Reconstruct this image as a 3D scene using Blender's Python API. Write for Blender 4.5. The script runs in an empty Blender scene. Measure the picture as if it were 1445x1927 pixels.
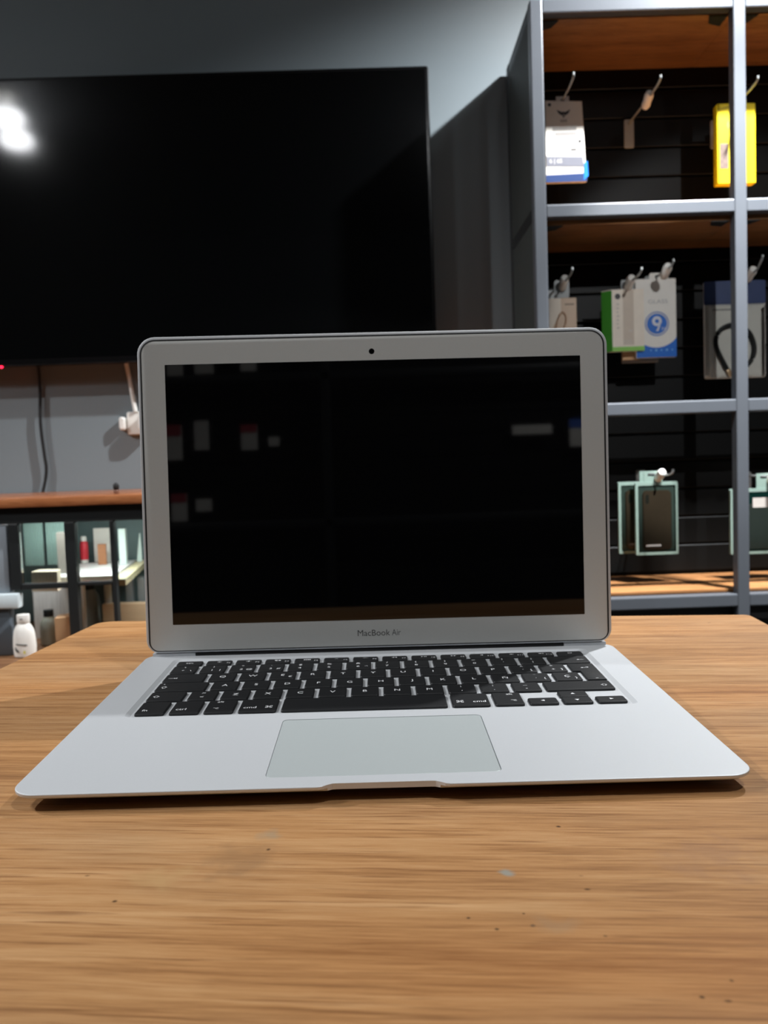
import bpy, bmesh, math, random
from mathutils import Matrix, Vector

random.seed(7)
scn = bpy.context.scene
COL = scn.collection
PI = math.pi


def L(r, g, b):
    f = lambda c: (c / 255 / 12.92) if c <= 10.3 else ((c / 255 + .055) / 1.055) ** 2.4
    return (f(r), f(g), f(b), 1)


# ------------------------------------------------------------------ camera
cam_d = bpy.data.cameras.new('camera')
cam = bpy.data.objects.new('camera', cam_d)
COL.objects.link(cam)
scn.camera = cam
cam_d.sensor_fit = 'VERTICAL'
cam_d.sensor_height = 36.0
cam_d.lens = 1594.28 / 1927 * 36.0
cam_d.clip_start = .02
cam_d.dof.use_dof = True
cam_d.dof.focus_distance = .44
cam_d.dof.aperture_fstop = cam_d.lens / 1.75
CAM_R = Matrix(((0.99934, 0.00930, 0.03502), (-0.01145, 0.99803, 0.06161), (-0.03437, -0.06197, 0.99749)))
right, fwd, up = (CAM_R.col[i].normalized() for i in range(3))
cam.matrix_world = Matrix(((right.x, up.x, -fwd.x, -0.0007), (right.y, up.y, -fwd.y, -0.3570),
                           (right.z, up.z, -fwd.z, 0.9070), (0, 0, 0, 1)))

# ------------------------------------------------------------------ world, lights, exposure
scn.view_settings.view_transform = 'Standard'
scn.view_settings.look = 'None'
scn.view_settings.gamma = 1
scn.view_settings.use_curve_mapping = False
scn.view_settings.exposure = -0.12
w = bpy.data.worlds.new('room_air')
scn.world = w
w.use_nodes = True
w.node_tree.nodes['Background'].inputs[0].default_value = L(120, 130, 140)
w.node_tree.nodes['Background'].inputs[1].default_value = .05
scn.cycles.use_denoising = True
scn.cycles.max_bounces = 8
scn.cycles.caustics_reflective = False
scn.cycles.caustics_refractive = False

# (x, y, z, watts, cone degrees, blend, aim point or None for straight down, label)
LAMPS = [
    (1.06, 1.07, 2.45, 350, 112, .8, (.70, 1.50, .90), 'white ceiling spotlight just in front of the steel shelving'),
    (0.96, 1.12, 2.45, 420, 34, .8, (.60, 1.55, .60), 'added white spotlight that brightens the front of the lowest shelf board'),  # added narrow spot, strengthens the lit strip on the lowest board
    (-1.585, -.04, 2.45, 40, 126, .4, None, 'white ceiling lamp left of the table, reflected in the television'),
    (-1.65, -0.30, 2.45, 40, 126, .4, None, 'white ceiling lamp left of and behind the photographer'),
    (-2.30, 0.62, 2.45, 150, 92, .5, (-.6, .3, .7), 'white ceiling spotlight beside the left wall'),
    (0.50, -0.55, 2.45, 42, 88, .4, None, 'added white fill lamp over the right side of the photographer'),  # added fill for the lid face, kept out of the television's reflection
    (0.95, -1.35, 2.45, 125, 18.5, .35, (.89, 1.60, 1.22), 'added white fill spotlight behind the photographer'),  # added fill spot for the front faces of the packets
    (1.30, -1.10, 2.45, 210, 66, .5, (-.2, -1.98, 1.05), 'added white spotlight turned to the rear rack'),  # added to brighten the rear packets mirrored in the laptop screen
]

# ------------------------------------------------------------------ materials
MATS = {}


def nd(nt, t, **kw):
    n = nt.nodes.new(t)
    for k, v in kw.items():
        setattr(n, k, v)
    return n


def mat(name, color, rough=.5, metal=0.0, spec=.5, vary=.08, scale=40, bump=0.0, coat=0.0, stretch=(1, 1, 1)):
    """Principled material with a little procedural unevenness."""
    if name in MATS:
        return MATS[name]
    m = bpy.data.materials.new(name)
    m.use_nodes = True
    nt = m.node_tree
    bs = nt.nodes['Principled BSDF']
    bs.inputs['Roughness'].default_value = rough
    bs.inputs['Metallic'].default_value = metal
    bs.inputs['Specular IOR Level'].default_value = spec
    if coat:
        bs.inputs['Coat Weight'].default_value = coat
        bs.inputs['Coat Roughness'].default_value = .08
    tc = nd(nt, 'ShaderNodeTexCoord')
    mp = nd(nt, 'ShaderNodeMapping')
    mp.inputs['Scale'].default_value = stretch
    nz = nd(nt, 'ShaderNodeTexNoise')
    nz.inputs['Scale'].default_value = scale
    nz.inputs['Detail'].default_value = 3
    mx = nd(nt, 'ShaderNodeMix', data_type='RGBA')
    c = Vector(color[:3])
    mx.inputs[6].default_value = (*(c * (1 - vary)), 1)
    mx.inputs[7].default_value = (*(c * (1 + vary)), 1)
    nt.links.new(tc.outputs['Object'], mp.inputs['Vector'])
    nt.links.new(mp.outputs['Vector'], nz.inputs['Vector'])
    nt.links.new(nz.outputs['Fac'], mx.inputs[0])
    nt.links.new(mx.outputs[2], bs.inputs['Base Color'])
    if bump:
        b = nd(nt, 'ShaderNodeBump')
        b.inputs['Strength'].default_value = bump
        b.inputs['Distance'].default_value = .001
        nt.links.new(nz.outputs['Fac'], b.inputs['Height'])
        nt.links.new(b.outputs['Normal'], bs.inputs['Normal'])
    MATS[name] = m
    return m


def wood(name, dark, mid, light, scale=(7, 150, 150), rough=.55, patches=True, specks=True, bump=.12, stains=()):
    m = bpy.data.materials.new(name)
    m.use_nodes = True
    nt = m.node_tree
    bs = nt.nodes['Principled BSDF']
    bs.inputs['Specular IOR Level'].default_value = .25
    lk = nt.links.new
    tc = nd(nt, 'ShaderNodeTexCoord')
    # slow waviness of the grain
    wv = nd(nt, 'ShaderNodeTexNoise')
    wv.inputs['Scale'].default_value = 3.0
    wv.inputs['Detail'].default_value = 2
    lk(tc.outputs['Object'], wv.inputs['Vector'])
    off = nd(nt, 'ShaderNodeVectorMath', operation='SCALE')
    off.inputs['Scale'].default_value = .014
    lk(wv.outputs['Color'], off.inputs[0])
    add = nd(nt, 'ShaderNodeVectorMath', operation='ADD')
    lk(tc.outputs['Object'], add.inputs[0])
    lk(off.outputs[0], add.inputs[1])

    def grain(sc, detail, rg=.6, src=add):
        mp = nd(nt, 'ShaderNodeMapping')
        mp.inputs['Scale'].default_value = sc
        lk(src.outputs[0] if src is add else src.outputs['Object'], mp.inputs['Vector'])
        n = nd(nt, 'ShaderNodeTexNoise')
        n.inputs['Scale'].default_value = 1
        n.inputs['Detail'].default_value = detail
        n.inputs['Roughness'].default_value = rg
        lk(mp.outputs['Vector'], n.inputs['Vector'])
        return n
    g1 = grain(scale, 5, .62)
    g2 = grain((scale[0] * 4.5, scale[1] * 5, scale[2] * 5), 4, .7)
    g3 = grain((scale[0] * .25, scale[1] * .12, scale[2] * .12), 3, .5)
    ramp = nd(nt, 'ShaderNodeValToRGB')
    e = ramp.color_ramp.elements
    e[0].position, e[0].color = .36, dark
    e[1].position, e[1].color = .66, light
    x = e.new(.5)
    x.color = mid
    s1 = nd(nt, 'ShaderNodeMath', operation='MULTIPLY_ADD')
    lk(g1.outputs['Fac'], s1.inputs[0])
    s1.inputs[1].default_value = .45
    s2 = nd(nt, 'ShaderNodeMath', operation='MULTIPLY_ADD')
    lk(g3.outputs['Fac'], s2.inputs[0])
    s2.inputs[1].default_value = .35
    s2.inputs[2].default_value = 0
    lk(s2.outputs[0], s1.inputs[2])
    s3 = nd(nt, 'ShaderNodeMath', operation='MULTIPLY_ADD')
    lk(g2.outputs['Fac'], s3.inputs[0])
    s3.inputs[1].default_value = .34
    lk(s1.outputs[0], s3.inputs[2])
    sub = nd(nt, 'ShaderNodeMath', operation='SUBTRACT')
    lk(s3.outputs[0], sub.inputs[0])
    sub.inputs[1].default_value = .07
    lk(sub.outputs[0], ramp.inputs[0])
    col = ramp.outputs[0]

    def over(col, fac, c, mode='MIX'):
        mx = nd(nt, 'ShaderNodeMix', data_type='RGBA', blend_type=mode)
        lk(fac, mx.inputs[0])
        lk(col, mx.inputs[6])
        mx.inputs[7].default_value = c
        return mx.outputs[2]

    def band(n, a, b, amp=1.0):
        r = nd(nt, 'ShaderNodeMapRange')
        r.inputs['From Min'].default_value = a
        r.inputs['From Max'].default_value = b
        r.inputs['To Max'].default_value = amp
        lk(n, r.inputs['Value'])
        return r.outputs[0]
    if patches:     # worn grey-brown areas of the varnish
        pn = grain((3.0, 9, 9), 4, .6, tc)
        col = over(col, band(pn.outputs['Fac'], .48, .74, .6), L(140, 112, 84))
        po = grain((1.6, 5, 5), 2, .5, tc)
        col = over(col, band(po.outputs['Fac'], .52, .78, .5), L(190, 122, 62))
    # fine dark pores drawn out along the grain
    pr = grain((20, 560, 560), 2, .6)
    col = over(col, band(pr.outputs['Fac'], .56, .70, .75), dark)
    if specks:      # small knots and dents
        vo = nd(nt, 'ShaderNodeTexVoronoi')
        vo.inputs['Scale'].default_value = 42
        mp = nd(nt, 'ShaderNodeMapping')
        mp.inputs['Scale'].default_value = (.8, 1.2, 1)
        lk(tc.outputs['Object'], mp.inputs['Vector'])
        lk(mp.outputs['Vector'], vo.inputs['Vector'])
        sp = band(vo.outputs['Distance'], .055, .02, 1)
        keep = nd(nt, 'ShaderNodeMath', operation='GREATER_THAN')
        keep.inputs[1].default_value = .70
        sc = nd(nt, 'ShaderNodeSeparateColor')
        lk(vo.outputs['Color'], sc.inputs[0])
        lk(sc.outputs[0], keep.inputs[0])
        ml = nd(nt, 'ShaderNodeMath', operation='MULTIPLY')
        lk(sp, ml.inputs[0])
        lk(keep.outputs[0], ml.inputs[1])
        ml.use_clamp = True
        col = over(col, ml.outputs[0], L(70, 46, 26))
    for sx_, sy_, rad, c_, am in stains:
        ds = nd(nt, 'ShaderNodeVectorMath', operation='DISTANCE')
        wob = nd(nt, 'ShaderNodeTexNoise')
        wob.inputs['Scale'].default_value = 90
        lk(tc.outputs['Object'], wob.inputs['Vector'])
        wo = nd(nt, 'ShaderNodeVectorMath', operation='SCALE')
        wo.inputs['Scale'].default_value = rad * 2.2
        lk(wob.outputs['Color'], wo.inputs[0])
        wa = nd(nt, 'ShaderNodeVectorMath', operation='ADD')
        lk(tc.outputs['Object'], wa.inputs[0])
        lk(wo.outputs[0], wa.inputs[1])
        lk(wa.outputs[0], ds.inputs[0])
        ds.inputs[1].default_value = (sx_ + rad * 1.1, sy_ + rad * 1.1, .7588 + rad * 1.1)
        col = over(col, band(ds.outputs['Value'], rad, rad * .35, am), c_)
    lk(col, bs.inputs['Base Color'])
    rr = nd(nt, 'ShaderNodeMapRange')
    lk(g1.outputs['Fac'], rr.inputs['Value'])
    rr.inputs['To Min'].default_value = rough - .1
    rr.inputs['To Max'].default_value = rough + .12
    lk(rr.outputs[0], bs.inputs['Roughness'])
    b = nd(nt, 'ShaderNodeBump')
    b.inputs['Strength'].default_value = bump
    b.inputs['Distance'].default_value = .0008
    lk(g2.outputs['Fac'], b.inputs['Height'])
    lk(b.outputs['Normal'], bs.inputs['Normal'])
    MATS[name] = m
    return m


def glass(name, tint, strength=.9, rough=.03):
    """Thin clear sheet: see-through, with a Fresnel reflection."""
    m = bpy.data.materials.new(name)
    m.use_nodes = True
    nt = m.node_tree
    nt.nodes.remove(nt.nodes['Principled BSDF'])
    out = nt.nodes['Material Output']
    tr = nd(nt, 'ShaderNodeBsdfTransparent')
    nz = nd(nt, 'ShaderNodeTexNoise')
    nz.inputs['Scale'].default_value = 6
    mxc = nd(nt, 'ShaderNodeMix', data_type='RGBA')
    c = Vector(tint[:3])
    mxc.inputs[6].default_value = (*(c * .96), 1)
    mxc.inputs[7].default_value = (*c, 1)
    nt.links.new(nz.outputs['Fac'], mxc.inputs[0])
    nt.links.new(mxc.outputs[2], tr.inputs[0])
    gl = nd(nt, 'ShaderNodeBsdfGlossy')
    gl.inputs['Roughness'].default_value = rough
    fr = nd(nt, 'ShaderNodeFresnel')
    fr.inputs[0].default_value = 1.45
    ml = nd(nt, 'ShaderNodeMath', operation='MULTIPLY')
    ml.inputs[1].default_value = strength
    nt.links.new(fr.outputs[0], ml.inputs[0])
    mx = nd(nt, 'ShaderNodeMixShader')
    nt.links.new(ml.outputs[0], mx.inputs[0])
    nt.links.new(tr.outputs[0], mx.inputs[1])
    nt.links.new(gl.outputs[0], mx.inputs[2])
    nt.links.new(mx.outputs[0], out.inputs[0])
    MATS[name] = m
    return m


def emit(name, color, strength):
    m = mat(name, color, .4)
    bs = m.node_tree.nodes['Principled BSDF']
    bs.inputs['Emission Color'].default_value = color
    bs.inputs['Emission Strength'].default_value = strength
    return m


# marks on the table top, in the table's own metres
STAINS = [(.3545, -.4865, .0036, L(140, 146, 138), .8), (.3592, -.5214, .0014, L(62, 56, 52), .9), (.3478, -.5233, .0010, L(80, 60, 40), .9),
          (.3388, -.5174, .0009, L(70, 50, 34), .9), (.381, -.5264, .0009, L(80, 60, 40), .8), (.2626, -.4577, .006, L(150, 138, 116), .5),
          (.3765, -.4487, .0012, L(60, 40, 26), .9), (.219, -.5106, .0011, L(66, 44, 26), .9), (.2639, -.471, .0011, L(66, 44, 26), .9),
          (.4018, -.5556, .0011, L(80, 54, 30), .9), (.4116, -.5475, .0010, L(80, 54, 30), .9), (.3569, -.5143, .0007, L(80, 54, 30), .9),
          (.2548, -.480, .016, L(134, 102, 72), .4), (.3655, -.520, .008, L(158, 130, 100), .35), (.4301, -.476, .022, L(150, 112, 84), .4),
          (.2287, -.494, .012, L(186, 152, 104), .4)]
ALU = mat('anodised_aluminium', L(210, 213, 216), .48, .35, .5, .02, 900, .03)
ALU_TRACK = mat('trackpad_glass', L(192, 199, 199), .42, .3, .5, .015, 500)
ALU_BEZEL = mat('bezel_aluminium', L(206, 207, 204), .45, .45, .5, .02, 700)
KEY = mat('key_plastic', L(20, 21, 23), .55, 0, .35, .15, 700, .05)
INK = mat('key_print', L(235, 236, 238), .5, 0, .3, .03, 300)
RUBBER = mat('black_rubber', L(20, 20, 21), .6, 0, .4, .15, 200)
LCD = mat('display_glass', L(6, 6, 7), .03, 0, .4, .05, 20)
LOGO = mat('dark_print', L(72, 72, 72), .6, 0, .3, .05, 300)
LOGO_THIN = mat('dark_grey_print', L(92, 92, 92), .6, 0, .3, .05, 300)
TABLE_WOOD = wood('table_veneer', L(130, 88, 52), L(174, 128, 82), L(196, 154, 108), stains=STAINS)
BOARD_WOOD = wood('shelf_board_wood', L(110, 72, 44), L(150, 104, 64), L(170, 122, 80), (5, 60, 60), .4, False, False)
COUNTER_WOOD = wood('counter_wood', L(112, 66, 40), L(160, 98, 60), L(180, 118, 78), (5, 60, 60), .25, False, False)
WALL = mat('grey_wall_paint', L(124, 134, 139), .42, 0, .45, .03, 3, .02)
DARKWALL = mat('dark_wall_paint', L(52, 54, 56), .6, 0, .4, .05, 3)
CEIL = mat('ceiling_paint', L(90, 92, 94), .8, 0, .3, .05, 2)
FLOOR = mat('floor_screed', L(82, 80, 78), .5, 0, .4, .15, 4)
STEEL = mat('grey_painted_steel', L(86, 90, 96), .34, .15, .5, .04, 30, .02)
BLACK_STEEL = mat('black_painted_steel', L(30, 33, 34), .45, .1, .5, .1, 60)
SLAT = mat('black_slatwall_board', L(9, 10, 10), .45, 0, .2, .15, 20)
TVB = mat('tv_plastic', L(14, 14, 15), .18, 0, .5, .1, 60)
TVS = mat('tv_panel', L(1, 1.5, 2), .4, 0, .04, .05, 8, 0, 1.0)
WHITE = mat('white_plastic', L(232, 230, 224), .4, 0, .5, .03, 60)
CLEAR_SOLID = mat('frosted_clear_plastic', L(150, 154, 154), .25, 0, .5, .1, 60)
GLASS = glass('cabinet_glass', (.93, .97, .96, 1))
FILM = glass('packet_film', (.95, .96, .95, 1), 1.0, .12)
CARD_W = mat('white_card', L(232, 228, 220), .45, 0, .5, .03, 60)


# ------------------------------------------------------------------ mesh helpers
def smooth(bm, ang=35):
    for f in bm.faces:
        f.smooth = True
    for e in bm.edges:
        if len(e.link_faces) == 2 and e.calc_face_angle(0) > math.radians(ang):
            e.smooth = False


def obj(name, bm, m, parent=None, sm=True, ang=35, **props):
    bmesh.ops.recalc_face_normals(bm, faces=bm.faces[:])
    if sm:
        smooth(bm, ang)
    me = bpy.data.meshes.new(name)
    bm.to_mesh(me)
    bm.free()
    me.materials.append(m)
    return link(name, me, parent, **props)


def link(name, me, parent=None, **props):
    o = bpy.data.objects.new(name, me)
    COL.objects.link(o)
    if parent:
        o.parent = parent
    for k, v in props.items():
        o[k] = v
    return o


def tag(o, label, cat, group=None):
    o['label'] = label
    o['category'] = cat
    if group:
        o['group'] = group
    return o


def thing(name, label, cat, loc=(0, 0, 0), rz=0.0, group=None, mw=None):
    o = bpy.data.objects.new(name, None)
    o.empty_display_size = .05
    COL.objects.link(o)
    if mw is not None:
        o.matrix_world = mw
    else:
        o.location = loc
        o.rotation_euler = (0, 0, rz)
    return tag(o, label, cat, group)


def struct(name, bm, m, **kw):
    return obj(name, bm, m, None, kind='structure', **kw)


def BM():
    return bmesh.new()


def box(bm, x0, x1, y0, y1, z0, z1, bev=0.0, seg=2, mtx=None):
    vs = [bm.verts.new((x, y, z)) for x in (x0, x1) for y in (y0, y1) for z in (z0, z1)]
    F = [(0, 1, 3, 2), (4, 6, 7, 5), (0, 4, 5, 1), (2, 3, 7, 6), (0, 2, 6, 4), (1, 5, 7, 3)]
    fs = [bm.faces.new([vs[i] for i in f]) for f in F]
    if bev:
        es = list({e for f in fs for e in f.edges})
        r = bmesh.ops.bevel(bm, geom=es, offset=bev, segments=seg, affect='EDGES', profile=.5)
        vs = list({v for f in r['faces'] for v in f.verts} | {v for v in vs if v.is_valid})
    if mtx is not None:
        bmesh.ops.transform(bm, matrix=mtx, verts=[v for v in vs if v.is_valid])
    return bm


def rrect(x0, x1, y0, y1, r, seg=6):
    """Rounded rectangle, counter-clockwise from the lower-left corner's end."""
    if not isinstance(r, (list, tuple)):
        r = [r] * 4
    pts = []
    cs = [(x0, y0, 180, r[0], 1, 1), (x1, y0, 270, r[1], -1, 1), (x1, y1, 0, r[2], -1, -1), (x0, y1, 90, r[3], 1, -1)]
    for x, y, a0, rr, sx, sy in cs:
        cx, cy = x + sx * rr, y + sy * rr
        for k in range(seg + 1):
            a = math.radians(a0 + 90 * k / seg)
            pts.append((cx + rr * math.cos(a), cy + rr * math.sin(a)))
    return pts


def loft(bm, loops, cap0=True, cap1=True):
    """loops: list of lists of 3D points with equal count."""
    rings = [[bm.verts.new(p) for p in lp] for lp in loops]
    n = len(rings[0])
    for a, b in zip(rings, rings[1:]):
        for i in range(n):
            bm.faces.new((a[i], a[(i + 1) % n], b[(i + 1) % n], b[i]))
    if cap0:
        bm.faces.new(rings[0])
    if cap1:
        bm.faces.new(rings[-1])
    return rings


def slab(bm, pts, t0, t1, bev=0.0, fn=None):
    """Extruded 2D outline (convex-ish) between t0 and t1; fn maps (u, v, t) to xyz."""
    fn = fn or (lambda u, v, t: (u, v, t))
    if bev:
        cx = sum(p[0] for p in pts) / len(pts)
        cy = sum(p[1] for p in pts) / len(pts)
        hx = max(abs(p[0] - cx) for p in pts)
        hy = max(abs(p[1] - cy) for p in pts)
        ins = [(cx + (p[0] - cx) * (1 - bev / hx), cy + (p[1] - cy) * (1 - bev / hy)) for p in pts]
        s = bev if t1 > t0 else -bev
        lps = [[fn(u, v, t0) for u, v in pts], [fn(u, v, t1 - s) for u, v in pts], [fn(u, v, t1) for u, v in ins]]
    else:
        lps = [[fn(u, v, t0) for u, v in pts], [fn(u, v, t1) for u, v in pts]]
    loft(bm, lps)
    return bm


def front(u, v, t):          # packet faces: u = x, v = z, t = towards the viewer
    return (u, -t, v)


def lathe(bm, prof, n=24, c=(0, 0, 0), sx=1.0, sy=1.0):
    loops = [[(c[0] + sx * r * math.cos(2 * PI * k / n), c[1] + sy * r * math.sin(2 * PI * k / n), c[2] + z)
              for k in range(n)] for r, z in prof]
    loft(bm, loops)
    return bm


def tube(bm, path, r, n=8, closed=False):
    P = [Vector(p) for p in path]
    loops = []
    for i, p in enumerate(P):
        if closed:
            d = P[(i + 1) % len(P)] - P[i - 1]
        else:
            d = P[min(i + 1, len(P) - 1)] - P[max(i - 1, 0)]
        d.normalize()
        a = Vector((0, 0, 1)) if abs(d.z) < .9 else Vector((1, 0, 0))
        u = d.cross(a).normalized()
        v = d.cross(u)
        loops.append([p + r * (math.cos(2 * PI * k / n) * u + math.sin(2 * PI * k / n) * v) for k in range(n)])
    if closed:
        loops.append(loops[0])
        loft(bm, loops, False, False)
        bmesh.ops.remove_doubles(bm, verts=bm.verts[:], dist=1e-6)
    else:
        loft(bm, loops)
    return bm


def spline(pts, n=8):
    P = [Vector(p) for p in pts]
    P = [P[0] * 2 - P[1]] + P + [P[-1] * 2 - P[-2]]
    out = []
    for i in range(1, len(P) - 2):
        a, b, c, d = P[i - 1:i + 3]
        for k in range(n):
            t = k / n
            out.append(.5 * ((2 * b) + (c - a) * t + (2 * a - 5 * b + 4 * c - d) * t * t + (3 * b - a - 3 * c + d) * t ** 3))
    out.append(P[-2])
    return out


# ------------------------------------------------------------------ lettering
_TX = {}


def text2d(s):
    """Flat glyph outlines of a string at size 1: (verts, faces, width); baseline at 0."""
    if s in _TX:
        return _TX[s]
    cu = bpy.data.curves.new('glyph', 'FONT')
    cu.body = s
    cu.size = 1
    cu.resolution_u = 3
    o = bpy.data.objects.new('glyph', cu)
    COL.objects.link(o)
    dg = bpy.context.evaluated_depsgraph_get()
    me = bpy.data.meshes.new_from_object(o.evaluated_get(dg))
    vs = [(v.co.x, v.co.y) for v in me.vertices]
    fs = [tuple(p.vertices) for p in me.polygons]
    bpy.data.objects.remove(o)
    bpy.data.curves.remove(cu)
    bpy.data.meshes.remove(me)
    x0 = min((v[0] for v in vs), default=0)
    x1 = max((v[0] for v in vs), default=0)
    vs = [(x - x0, y) for x, y in vs]
    _TX[s] = (vs, fs, x1 - x0)
    return _TX[s]


class Ink:
    """Collects flat print (text, lines, polygons) in a 2D frame."""

    def __init__(self):
        self.v, self.f = [], []

    def poly(self, pts):
        k = len(self.v)
        self.v += pts
        self.f.append(tuple(range(k, k + len(pts))))
        return self

    def quadstrip(self, a, b, closed=False):
        n = len(a)
        for i in range(n if closed else n - 1):
            j = (i + 1) % n
            self.poly([a[i], a[j], b[j], b[i]])
        return self

    def line(self, x0, y0, x1, y1, wd):
        d = Vector((x1 - x0, y1 - y0))
        n = Vector((-d.y, d.x)).normalized() * wd / 2
        return self.poly([(x0 - n.x, y0 - n.y), (x1 - n.x, y1 - n.y), (x1 + n.x, y1 + n.y), (x0 + n.x, y0 + n.y)])

    def pline(self, pts, wd, closed=False):
        pts = list(pts) + ([pts[0]] if closed else [])
        for a, b in zip(pts, pts[1:]):
            self.line(*a, *b, wd)
        return self

    def rect(self, x0, x1, y0, y1):
        return self.poly([(x0, y0), (x1, y0), (x1, y1), (x0, y1)])

    def ring(self, cx, cy, r0, r1, a0=0, a1=360, n=20):
        A = [math.radians(a0 + (a1 - a0) * k / n) for k in range(n + 1)]
        return self.quadstrip([(cx + r0 * math.cos(a), cy + r0 * math.sin(a)) for a in A],
                              [(cx + r1 * math.cos(a), cy + r1 * math.sin(a)) for a in A])

    def disc(self, cx, cy, r, n=16):
        return self.poly([(cx + r * math.cos(2 * PI * k / n), cy + r * math.sin(2 * PI * k / n)) for k in range(n)])

    def text(self, s, cx, cy, size, width=None, sx=1.0, anchor='c'):
        vs, fs, wd = text2d(s)
        k = len(self.v)
        kx = size * sx if width is None else width / max(wd, 1e-6)
        x0 = cx - wd * kx / 2 if anchor == 'c' else (cx if anchor == 'l' else cx - wd * kx)
        self.v += [(x0 + x * kx, cy + (y - .35) * size) for x, y in vs]
        self.f += [tuple(i + k for i in f) for f in fs]
        return self

    def build(self, name, m, parent, fn, **props):
        if not self.v:
            return None
        me = bpy.data.meshes.new(name)
        me.from_pydata([fn(x, y) for x, y in self.v], [], self.f)
        me.materials.append(m)
        me.update()
        return link(name, me, parent, **props)


# ================================================================== the room
X0, X1, Y0, Y1, ZC = -2.9, 2.6, -2.6, 1.82, 2.6
struct('floor', box(BM(), X0 - .1, X1 + .1, Y0 - .1, Y1 + .1, -.06, 0), FLOOR)
struct('ceiling', box(BM(), X0 - .1, X1 + .1, Y0 - .1, Y1 + .1, ZC, ZC + .06), CEIL)
struct('wall_back', box(BM(), X0 - .1, X1 + .1, Y1, Y1 + .1, 0, ZC), WALL)
struct('wall_left', box(BM(), X0 - .1, X0, Y0, Y1, 0, ZC), DARKWALL)
struct('wall_right', box(BM(), X1, X1 + .1, Y0, Y1, 0, ZC), DARKWALL)
struct('wall_front', box(BM(), X0 - .1, X1 + .1, Y0 - .1, Y0, 0, ZC), DARKWALL)

BULB = emit('lamp_glow', L(250, 252, 255), 40)
for x, y, z, watts, cone, blend, aim, lab in LAMPS:
    t = thing('ceiling_lamp', lab, 'lamp', (x, y, ZC), group='ceiling lamps')
    obj('lamp_base', lathe(BM(), [(.055, -.0), (.055, -.02), (.03, -.05), (.022, -.06), (.022, -.075)], 20), WHITE, t)
    k = 1.9 if x < -1.5 and x > -2 else 1.0
    obj('bulb', lathe(BM(), [(.018, -.074), (.034 * k, -.09), (.042 * k, -.115), (.036 * k, -.14), (.02 * k, -.152), (.003, -.156)], 20), BULB, t)
    ld = bpy.data.lights.new('lamp_light', 'SPOT')
    ld.energy = watts
    ld.spot_size = math.radians(cone)
    ld.spot_blend = blend
    ld.shadow_soft_size = .022
    ld.color = (.97, .985, 1.0)
    lo = bpy.data.objects.new('lamp_light', ld)
    COL.objects.link(lo)
    lo.parent = t
    lo.location = (0, 0, -.19)
    if aim:
        lo.rotation_euler = (Vector(aim) - Vector((x, y, ZC - .19))).to_track_quat('-Z', 'Y').to_euler()

# ================================================================== table
# the floor is not quite level: table and laptop lean half a degree to the right
CAMP = Vector((-0.000661, -0.356966, 0.907046))
LEAN = Matrix.Translation(CAMP) @ Matrix.Rotation(.010, 4, 'Y') @ Matrix.Translation(-CAMP)
TZ = .7588
TYAW = -.0849
TABLE = LEAN @ Matrix.Translation((-.268, .4515, 0)) @ Matrix.Rotation(TYAW, 4, 'Z')
tb = thing('table', 'wooden display table with worn brown veneer top under the open laptop', 'table', mw=TABLE)
TW, TD = .606, .632
slab_bm = BM()
o2 = rrect(0, TW, -TD, 0, [.01, .01, .006, .016], 5)
loft(slab_bm, [[(u, v, TZ - .036) for u, v in o2], [(u, v, TZ - .0015) for u, v in o2],
               [(u + (.0015 if u < TW / 2 else -.0015), v + (.0015 if v < -TD / 2 else -.0015), TZ) for u, v in o2]])
obj('tabletop', slab_bm, TABLE_WOOD, tb)
for lx in (.05, TW - .05):
    for ly in (-.05, -TD + .05):
        zb = .01 * (lx - .268)
        obj('leg', box(BM(), lx - .02, lx + .02, ly - .02, ly + .02, zb, TZ - .036, .003), BLACK_STEEL, tb)
for ly in (-.05, -TD + .05):
    obj('apron', box(BM(), .07, TW - .07, ly - .012, ly + .012, TZ - .086, TZ - .036, .002), BLACK_STEEL, tb)

# ================================================================== laptop (millimetres in the deck's frame)
TILT = math.radians(1.6)
ZF = .0082
DECK = LEAN @ Matrix.Translation((0, 0, TZ + ZF)) @ Matrix.Rotation(TILT, 4, 'X')
lap = thing('laptop', 'open silver laptop with a black screen standing on the wooden table', 'laptop', mw=DECK)


def mm(*p):
    return tuple(c / 1000 for c in p)


HW, DEP = 162.5, 234.0
fx = [-60, -30.5, -28.5, -26.5, -24.5, -22.5, -20.5, -10, 0, 10, 20.5, 22.5, 24.5, 26.5, 28.5, 30.5, 60]


def notch(x):
    t = min(1, max(0, (28.5 - abs(x)) / 7))
    return 3.4 * t * t * (3 - 2 * t)


def deck_loop(ins, z, nk):
    """Outline of the base inset by ins; z may be a function of y; nk = share of the thumb notch."""
    pts = rrect(-HW + ins, HW - ins, ins, DEP - ins, [max(12 - ins, 1.5)] * 2 + [max(11 - ins, 1.5)] * 2, 8)
    # points 0..8 front-left arc, 9..17 front-right arc ...: insert the front edge between 8 and 9
    fr = [(x, max(ins, notch(x) * nk)) for x in fx]
    pts = pts[:9] + fr + pts[9:]
    return [mm(x, y, z(y) if callable(z) else z) for x, y in pts]


bot = lambda y: -(7.2 + .0279 * y)
mixz = lambda t: (lambda y: -1.5 + t * (bot(y) + 1.5))
bm = BM()
rings = loft(bm, [deck_loop(.4, 0, 1), deck_loop(.12, -.12, 1), deck_loop(0, -.4, 1), deck_loop(.1, -1.4, 1), deck_loop(2, mixz(.2), 1),
                  deck_loop(8, mixz(.5), .6), deck_loop(18, mixz(.8), .3), deck_loop(34, mixz(1), 0)], cap0=False)
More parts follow.
